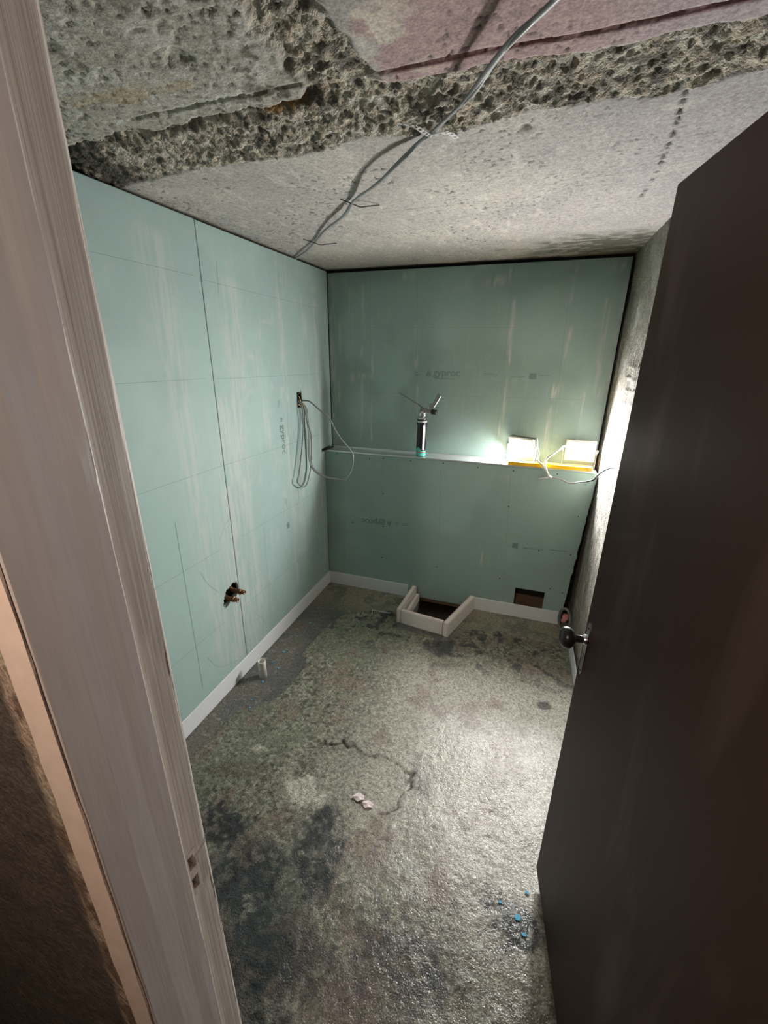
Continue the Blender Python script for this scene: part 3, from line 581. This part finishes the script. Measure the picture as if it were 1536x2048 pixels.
# ================================================================ FLOODLIGHTS
def flood(loc, rotz, tilt, lens, label):
    t = empty('floodlight', loc, (0,0,rotz)); tag(t, label, 'lamp', 'led floodlights on the ledge')
    T = Matrix.Translation((0,0,.106))@Matrix.Rotation(tilt,4,'X')       # panel looks along local -y
    def add(name, fnc, m, par=t):
        def g(bm): fnc(bm); bmesh.ops.transform(bm, matrix=T, verts=bm.verts[:])
        return bobj(name, g, m, par)
    def bezel(bm):
        for lo, hi in (((-.082,-.014,.047),(.082,0,.061)),((-.082,-.014,-.061),(.082,0,-.047)),((-.082,-.014,-.047),(-.070,0,.047)),((.070,-.014,-.047),(.082,0,.047))): box(bm, (lo[0],-.012,lo[2]), hi, .002)
    hs = add('housing', lambda bm: box(bm,(-.078,.001,-.057),(.078,.026,.057),.004), M_gun)
    add('bezel', bezel, M_white)
    add('light_panel', lambda bm: box(bm,(-.069,-.006,-.0465),(.069,-.001,.0465)), lens)
    for k in range(7): add('fin', lambda bm, k=k: box(bm,(-.06+k*.02-.0012,.0262,-.045),(-.06+k*.02+.0012,.034,.045)), M_gun, hs)
    def stand(bm):
        pts = [(-.091,0,.106),(-.091,0,.045),(-.091,-.002,.012),(-.084,-.006,.003),(0,-.008,.0025),(.084,-.006,.003),(.091,-.002,.012),(.091,0,.045),(.091,0,.106)]
        tube_bm(bm, [Vector(p) for p in pts], .0085, .0014, 8, flat=(0,1,0))
    bobj('stand', stand, M_white, t)
    for s in (-1,1): lathe('knob', [(.006,0),(.011,.002),(.011,.010),(.006,.012)], M_white, t, Matrix.Translation((s*.086,0,.106))@Matrix.Rotation(s*math.pi/2,4,'Y'), 14)
    return t
fl_l = flood((1.312,.073,1.0535), math.radians(-28), math.radians(20), M_lensL, 'left led floodlight on the ledge, tilted down to the left and glowing white')
fl_r = flood((1.642,.060,1.0535), math.radians(-4), math.radians(-2), M_lensR, 'right led floodlight on the ledge by the concrete wall, facing the doorway')

# cords from the floodlights
def lead(fl, pts, r):
    bpy.context.view_layer.update(); inv = fl.matrix_world.inverted()
    tube('lead', [inv@Vector(p) for p in pts], r, M_white, fl)
lead(fl_l, ((1.352,.100,1.17),(1.390,.05,1.215),(1.400,.0,1.175),(1.414,-.006,1.13),(1.411,-.012,1.10),(1.432,-.016,1.080)), .0052)
lead(fl_r, ((1.600,.098,1.17),(1.548,.04,1.182),(1.530,.015,1.170)), .0055)
cord = empty('supply_cable', (1.50,-.02,1.0)); tag(cord, 'supply cable with white connector hanging below the ledge and crossing the right wall', 'cable')
cc = lambda *p: [(x-1.5,y+.02,z-1.0) for x,y,z in p]
tube('connector', cc((1.500,-.020,1.006),(1.470,-.021,.996),(1.432,-.022,.985)), [.006]*3, M_white, cord, n=1, seg_=10)
tube('flex', cc((1.432,-.016,1.080),(1.448,-.018,1.065),(1.470,-.020,1.035),(1.482,-.020,1.016)), .0052, M_white, cord)
tube('flex', cc((1.530,.013,1.170),(1.505,-.005,1.152),(1.478,-.010,1.128),(1.462,-.013,1.11),(1.455,-.017,1.085),(1.466,-.020,1.05),(1.484,-.020,1.018)), .0055, M_white, cord)
tube('junction', cc((1.480,-.020,1.014),(1.504,-.020,1.000)), .009, M_white, cord, n=1, seg_=10)
tube('flex', cc((1.500,-.020,1.004),(1.53,-.021,1.001),(1.562,-.022,.996),(1.590,-.03,.984),(1.617,-.035,.982),(1.652,-.05,.996),(1.690,-.08,1.012)), .0042, M_cable, cord)
tube('flex', cc((1.690,-.08,1.012),(1.712,-.14,1.040),(1.718,-.22,1.085),(1.720,-.31,1.128),(1.722,-.44,1.175),(1.724,-.58,1.215),(1.724,-.80,1.24),(1.724,-1.15,1.20)), .0050, M_black, cord)  # black stands in for the unlit side of the grey cable

# ================================================================ SPIRIT LEVEL (yellow), lying on the ledge in front of the lights
lv = empty('spirit_level', (1.485,-.004, 1.0535), (0,0,math.radians(.8))); tag(lv, 'yellow spirit level with an orange end lying on the ledge', 'level')
def lbody(bm):
    box(bm,(-.225,-.001,0),(.205,.019,.004),.0008); box(bm,(-.225,.007,.004),(.205,.011,.018)); box(bm,(-.225,-.001,.018),(.205,.019,.022),.0008)
bobj('rail', lbody, M_yellow, lv); boxo('end_cap', (.205,-.002,0),(.232,.020,.0225), M_orange, lv, .002); boxo('end_cap', (-.240,-.002,0),(-.225,.020,.0225), M_yellow, lv, .002)
v_ = boxo('vial_block', (-.022,.002,.005),(.022,.016,.0225), M_yellow, lv, .001); bobj('vial', lambda bm: lathe_bm(bm,[(.001,-.015),(.005,-.012),(.005,.012),(.001,.015)],12,Matrix.Translation((0,.009,.0235))@Matrix.Rotation(math.pi/2,4,'Y')), M_vial, v_, True)

# ================================================================ FOAM CAN AND GUN
can = empty('foam_can', (.681,.050,1.0535)); tag(can, 'black expanding foam can with teal base standing on the ledge', 'can')
R_ = .0325
lathe('can_body', [(.030,0),(R_,.003),(R_,.236),(.031,.240)], M_canblk, can)
lathe('base_print', [(R_+.0004,.004),(R_+.0004,.040)], M_teal, can, cap=False)
lathe('red_ring', [(R_+.0007,.026),(R_+.0007,.031)], M_red, can, cap=False)
def patch_(a0, a1, z0, z1, off=.0007, n=8):
    def f(bm):
        A = [math.radians(a0+(a1-a0)*i/n) for i in range(n+1)]; r = R_+off
        lo = [bm.verts.new((r*math.cos(a),r*math.sin(a),z0)) for a in A]; hi = [bm.verts.new((r*math.cos(a),r*math.sin(a),z1)) for a in A]
        for i in range(n): bm.faces.new((lo[i],lo[i+1],hi[i+1],hi[i]))
    return f
bobj('label_band', patch_(-62,-38,.045,.205), M_canwht, can, True)
def teal_dome(bm):
    n = 10; r = R_+.0006; pts = []
    for i in range(n+1):
        a = math.radians(-150+80*i/n); z = .040+.022*math.sin(math.pi*i/n); pts.append((bm.verts.new((r*math.cos(a),r*math.sin(a),.038)), bm.verts.new((r*math.cos(a),r*math.sin(a),z))))
    for (a,b),(c,d) in zip(pts[:-1],pts[1:]): bm.faces.new((a,c,d,b))
bobj('teal_print', teal_dome, M_teal, can, True)
for i in range(16):                                           # upright lettering, too small to read
    z = .075+i*.0083; h_ = .0035+random.random()*.0035
    bobj('lettering', patch_(-148+random.random()*4,-130-random.random()*6,z,z+h_,.0008,4), M_canwht, can, True)
for z in (.212,.222,.229): lathe('ring', [(R_+.0005,z),(R_+.0016,z+.002),(R_+.0005,z+.004)], M_canwht if z>.22 else M_canblk, can, cap=False)
lathe('can_shoulder', [(.031,.2401),(.032,.246),(.030,.250),(.022,.256),(.014,.259)], M_chrome, can)
gun = empty('foam_gun', (.681,.050,1.3125)); tag(gun, 'metal foam gun screwed upside down onto the black can, thin barrel to the left', 'foam gun')
lathe('gun_adapter', [(.019,0),(.026,.002),(.027,.008),(.024,.012),(.025,.016),(.024,.026),(.016,.030),(.014,.040)], M_chrome, gun)
tube('gun_body', [(-.012,0,.050),(.010,0,.040),(.035,-.002,.032),(.062,-.003,.030)], [.010,.013,.012,.010], M_gun, gun, n=1, seg_=12, rb=[.008,.011,.011,.010])
tube('adjuster_knob', [(.062,-.003,.030),(.094,-.004,.028)], .0155, M_black, gun, n=1, seg_=16)
tube('barrel', [(.006,0,.048),(-.030,-.002,.074),(-.090,-.004,.105),(-.158,-.006,.141)], [.0050,.0040,.0036,.0022], M_gun, gun, n=1, seg_=10)
tube('handle', [(.052,-.003,.040),(.066,-.004,.060),(.086,-.006,.094),(.104,-.008,.128),(.110,-.009,.136)], [.009,.012,.014,.015,.012], M_gun, gun, rb=[.007,.009,.0105,.011,.009], seg_=12)
tube('trigger', [(.020,0,.046),(.026,-.001,.062),(.030,-.002,.078),(.028,-.002,.092)], [.006,.005,.004,.003], M_chrome, gun, rb=[.003,.003,.003,.002])
tube('trigger_guard', [(.052,-.003,.046),(.044,-.003,.070),(.050,-.004,.078),(.070,-.005,.080)], .0025, M_gun, gun)

# ================================================================ WIRING ON THE LEFT WALL
wc = empty('socket_cable', (.004,-.315,1.40)); tag(wc, 'grey cable looping out of the slot high on the left wall', 'cable')
def wl(*p): return [(x-.004,y+.315,z-1.40) for x,y,z in p]
l1 = [(-.349,1.399),(-.337,1.312),(-.355,1.196),(-.394,1.073),(-.429,.982),(-.455,.944),(-.414,.905),(-.365,.886),(-.318,.911),(-.275,.987),(-.248,1.11),(-.251,1.211),(-.294,1.299),(-.326,1.389)]
tube('cable_loop', wl((-.02,-.33,1.42),*[(.03,y,z) for y,z in l1],(-.02,-.32,1.43)), .0042, M_cable, wc, rb=.0034, flat=(1,0,0))
l2 = [(.010,1.412),(.046,1.407),(.106,1.363),(.175,1.311),(.208,1.249),(.259,1.18),(.31,1.127),(.33,1.088),(.322,1.021),(.299,.968),(.262,.928),(.207,.929),(.133,.934),(.069,.959),(.036,.995),(.020,1.062),(.026,1.181),(.021,1.279),(.008,1.372)]
tube('cable_loop', wl((-.03,-.31,1.41),*[(x,-.27,z) for x,z in l2],(-.03,-.31,1.40)), .0062, M_cable, wc, rb=.0042, flat=(0,1,0))
l3 = [(x+.006,-.262,z+.006) for x,z in l2[11:]]
tube('cable_loop', wl(*[(a-.002,b,c-.004) for a,b,c in l3],(-.03,-.30,1.41)), .0048, M_cable, wc, rb=.0030, flat=(0,1,0))
fit = empty('wall_box_fitting', (0,-.315,1.42)); tag(fit, 'black back box with brass terminals in the slot on the left wall', 'electrical box')
bobj('back_box', lambda bm: (box(bm,(-.035,-.028,-.043),(-.030,.028,.045)), box(bm,(-.03,-.029,-.044),(.004,-.025,.046)), box(bm,(-.03,.025,-.044),(-.004,.029,.046))), M_black, fit)
lathe('brass_terminal', [(.004,0),(.010,.002),(.010,.012),(.005,.014)], M_brass, fit, Matrix.Translation((.004,.018,-.028))@Matrix.Rotation(math.pi/2,4,'Y'), 14)
tube('bare_wire', [(-.01,-.016,.03),(.010,-.022,.02),(.012,-.012,-.005),(.008,-.02,-.03)], .002, M_brass, fit)
tube('bare_wire', [(-.01,-.004,.03),(.008,.0,.045),(.010,.004,.058)], .002, M_brass, fit)
tube('bare_wire', [(-.01,-.02,-.02),(.012,-.024,-.03),(.012,-.004,-.036)], .003, M_brass, fit)

# ---- copper tails through the torn hole at the joint
for i, (y, z, lb) in enumerate(((-1.092,.520,'far brass elbow poking out of the torn hole in the left wall'),(-1.150,.508,'near brass elbow poking out of the torn hole in the left wall'))):
    e = empty('pipe_elbow', (0,y,z)); tag(e, lb, 'pipe', 'brass pipe elbows at the board joint')
    tube('elbow_body', [(-.05,0,.03),(-.035,0,.012),(-.020,.002,.0),(.004,.006,-.004),(.018,.010,-.006)], [.012,.013,.014,.013,.012], M_copper, e, seg_=12, n=3)
    lathe('nut', [(.010,0),(.016,.001),(.016,.012),(.012,.013)], M_copper, e, Matrix.Translation((.014,.009,-.005))@Matrix.Rotation(math.pi/2,4,'Y'), 6)
    lathe('tail', [(.010,0),(.0112,.001),(.0112,.018),(.008,.0185),(.0078,.004)], M_copper, e, Matrix.Translation((.027,.010,-.006))@Matrix.Rotation(math.pi/2,4,'Y'), 16)

# ================================================================ FLOOR ITEMS
pp = lathe('waste_pipe', [(.0215,-.02),(.0215,.098),(.0210,.100),(.0188,.100),(.0183,.098),(.0183,.0)], M_pipe, None, n=32); pp.location = (.113,-1.092,.006)
tag(pp, 'short white plastic waste pipe standing up from the floor by the left wall', 'pipe')
# foam frame around the drain pit
fr = empty('drain_frame', (.85,-.2,0)); tag(fr, 'white insulation board frame with red marks around the drain pit', 'foam frame')
def slab(p0, p1, w_, z0, z1, name='side'):
    a, b = Vector((*p0,0)), Vector((*p1,0)); d = (b-a).normalized(); n = Vector((-d.y,d.x,0)); 
    M = Matrix.Translation(a-Vector((.85,-.2,0)))@Matrix((d,n,Vector((0,0,1)))).transposed().to_4x4()
    L_ = (b-a).length
    o = bobj(name, lambda bm: box(bm,(0,-w_/2,z0),(L_,w_/2,z1),.002,M), M_insul, fr)
    def rl(bm):
        e = .0006
        for s in (-1,1): box(bm,(.004,s*(w_/2-.004)-.0007,z1),(L_-.004,s*(w_/2-.004)+.0007,z1+e),0,M)
        box(bm,(-e,-w_/2+.003,z0+.004),(0,-w_/2+.0045,z1-.003),0,M); box(bm,(-e,w_/2-.0045,z0+.004),(0,w_/2-.003,z1-.003),0,M)
        box(bm,(0,-w_/2+.002,z1),(.0015,w_/2-.002,z1+e),0,M)
    bobj('red_mark', rl, M_redline, o)
    return o
slab((.672,-.345),(.690,-.004),.032,.001,.100)
slab((.690,-.336),(.975,-.372),.030,.001,.098)
slab((.994,-.396),(1.112,-.004),.036,.001,.102)
slab((.712,-.300),(.722,-.030),.028,.001,.055,'inner_block')
# hose coil in the right corner
hc = empty('hose_coil', (1.703,-.07,.004)); tag(hc, 'coil of clear plastic hose standing in the right corner behind the door knob', 'hose')
def coil(bm):
    pts = []
    for k in range(61):
        a = k/60*3*2*math.pi+1.0; r = .075+.006*math.sin(k*.7); pts.append(Vector((.030*math.cos(a)-.0, -.02+.018*(k/60)-.062*math.cos(a)*.6-.02, .094+r*1.12*math.sin(a))))
    tube_bm(bm, pts, .0075, .0075, 8)
bobj('hose', coil, M_hose, hc, True)
bobj('pink_plug', lambda bm: (box(bm,(-.012,-.020,.085),(.022,.004,.125),.006), box(bm,(-.018,-.022,.070),(.010,.0,.090),.005)), M_pink, hc)
# paper scrap
def scrap(bm):
    for (cx,cy,s,a) in ((-.022,.012,.026,.5),(.020,-.010,.024,.2)):
        n = 9; c = bm.verts.new((cx,cy,.006)); ring = []
        for k in range(n):
            t = 2*math.pi*k/n; r = s*(1-.22*(k%2)); ring.append(bm.verts.new((cx+r*math.cos(t+a),cy+r*.75*math.sin(t+a),.0025+.003*math.sin(3*t))))
        for k in range(n): bm.faces.new((c,ring[k],ring[(k+1)%n]))
    r = bmesh.ops.extrude_face_region(bm, geom=bm.faces[:]); bmesh.ops.translate(bm, vec=(0,0,-.0012), verts=[v for v in r['geom'] if isinstance(v, bmesh.types.BMVert)])
sc_ = bobj('paper_scrap', scrap, M_scrap, None); sc_.location = (.897,-1.575,.008); sc_.rotation_euler = (0,0,.15); tag(sc_, 'crumpled pinkish white paper scrap on the floor by the cracked patch', 'paper')
# blue film flakes
def fz(x, y): return float(floor_fields(np.array([[x]]), np.array([[y]]))[0][0,0])
def flake(x, y, s, lb, grp=None, m=M_blue):
    n = 7; ph = random.random()*6
    s *= 1.15; rad = [s*(.6+.5*random.random()) for _ in range(n)]
    def f(bm): prism(bm, [(r*math.cos(ph+2*math.pi*k/n), .7*r*math.sin(ph+2*math.pi*k/n)) for k,r in enumerate(rad)], lambda a,b,t:(a,b,t), .0012)
    o = bobj('film_flake', f, m, None); o.location = (x,y,fz(x,y)+.002); o.rotation_euler = (0,0,random.random()*3); tag(o, lb, 'flake', grp); return o
for x, y, s_, lb in ((.112,-.871,.011,'largest blue film flake in the left floor margin, beyond the waste pipe'),(.118,-.552,.010,'farthest blue film flake in the left floor margin, toward the corner'),(.156,-1.005,.007,'blue film flake just right of and behind the waste pipe top'),
    (.040,-.887,.007,'blue film flake tight against the foam strip beyond the waste pipe'),(.136,-1.13,.008,'blue film flake just in front of the waste pipe base'),(.098,-.976,.006,'blue film flake between the foam strip and the waste pipe, on its far side'),
    (.155,-1.262,.005,'tiny blue film flake on the dark margin nearer the door than the waste pipe'),(.177,-1.308,.005,'nearest tiny blue film flake at the tip of the dark floor margin'),(.06,-1.16,.006,'blue film flake in the shadow of the waste pipe by the foam strip')): flake(x,y,s_,lb,'blue flakes by the left wall')
for x, y, s_, lb in ((1.523,-1.683,.008,'blue film flake in the black wet patch touching the door edge'),(1.496,-1.762,.011,'largest blue film flake in the black wet patch beside the door'),(1.517,-1.802,.008,'nearest blue film flake below the black wet patch beside the door'),(1.441,-1.737,.006,'leftmost blue film flake in the black wet patch beside the door')): flake(x,y,s_,lb,'blue flakes in the black patch')
tp = bobj('tape_strip', lambda bm: (box(bm,(0,-.003,0),(.13,.003,.0012),0,Matrix.Rotation(-.05,4,'Z')), box(bm,(0,-.003,0),(.05,.003,.0012),0,Matrix.Rotation(-1.4,4,'Z'))), M_tape, None)
tp.location = (.46,-.275,.006); tp.rotation_euler = (0,0,.1); tag(tp, 'thin clear tape offcut on the floor left of the foam drain frame', 'tape')

# ================================================================ CEILING CABLE
cp = [(1.42,-1.93),(1.297,-1.784),(1.241,-1.727),(1.192,-1.655),(1.14,-1.57),(1.092,-1.512),(1.027,-1.438),(.987,-1.397),(.922,-1.32),(.804,-1.177),(.699,-1.08),(.657,-1.031),(.559,-.894),(.407,-.736),(.271,-.563),(.125,-.39),(-.005,-.26)]
dr = [.042,.034,.032,.032,.030,.024,.014,.012,.020,.030,.016,.010,.018,.012,.008,.012,.008]
cx, cy = 1.3441, -2.6987
def drop(x, y, d): k = d/(H-1.6832); return (cx+(x-cx)*(1-k), cy+(y-cy)*(1-k), H-d)
pts3 = [drop(x,y,d) for (x,y),d in zip(cp,dr)]
cc_ = empty('ceiling_cable', (1.0,-1.40,H)); tag(cc_, 'grey flat twin cable clipped across the concrete ceiling', 'cable')
LC = lambda P_: [(x-1.0,y+1.40,z-H) for x,y,z in P_]
tube('cable_run', LC(pts3), .0064, M_cable, cc_, rb=.0032, flat=(.7,-.7,0))
tube('cable_run', LC([(x+.010,y-.009,z-.002+(.004 if i%2 else 0)) for i,(x,y,z) in enumerate(pts3[:9])]+[(x+(.012 if i in (1,3) else .004),y-.006,z+.001) for i,(x,y,z) in enumerate(pts3[9:])]), .0050, M_cable, cc_, rb=.0030, flat=(.7,-.7,0))
bd = [(.974,-1.51),(1.005,-1.486),(1.02,-1.451),(1.034,-1.429),(1.073,-1.433),(1.088,-1.397)]
bp_ = catmull([drop(x,y,.022 if 0<i<5 else .006) for i,(x,y) in enumerate(bd)], 5)
def band(bm):
    n = len(bp_)
    for i in range(n-1):
        a, b = bp_[i], bp_[i+1]; t = (b-a).normalized(); s = Vector((-t.y,t.x,0)).normalized()
        segs_ = ((-.0065,-.0035),(.0035,.0065)) if i%2 else ((-.0065,.0065),)
        if not i%2: b = a+(b-a)*1.0
        for lo, hi in segs_:
            vs = [bm.verts.new(p+s*o_+Vector((0,0,z))) for z in (0,.0009) for p in (a,b) for o_ in (lo,hi)]
            for f in ((0,1,3,2),(4,6,7,5),(0,4,5,1),(2,3,7,6),(0,2,6,4),(1,5,7,3)): bm.faces.new([vs[k] for k in f])
o = bobj('fixing_band', band, M_band, None); tag(o, 'short wavy perforated metal band holding the ceiling cable', 'fixing band')
for k, (a, b, lb) in enumerate((((.634,-1.081),(.742,-.981),'thin dark tie wire across the ceiling cable, nearer the middle'),((.244,-.629),(.361,-.515),'thin dark tie wire across the ceiling cable, nearer the left wall'))):
    A, B = Vector(drop(*a,.004)), Vector(drop(*b,.004)); Mid = (A+B)/2-Vector((0,0,.014))
    o = tube('tie_wire', [A, A.lerp(Mid,.6), Mid, B.lerp(Mid,.6), B], .0018, M_cabled, None); tag(o, lb, 'wire', 'tie wires on the ceiling cable')
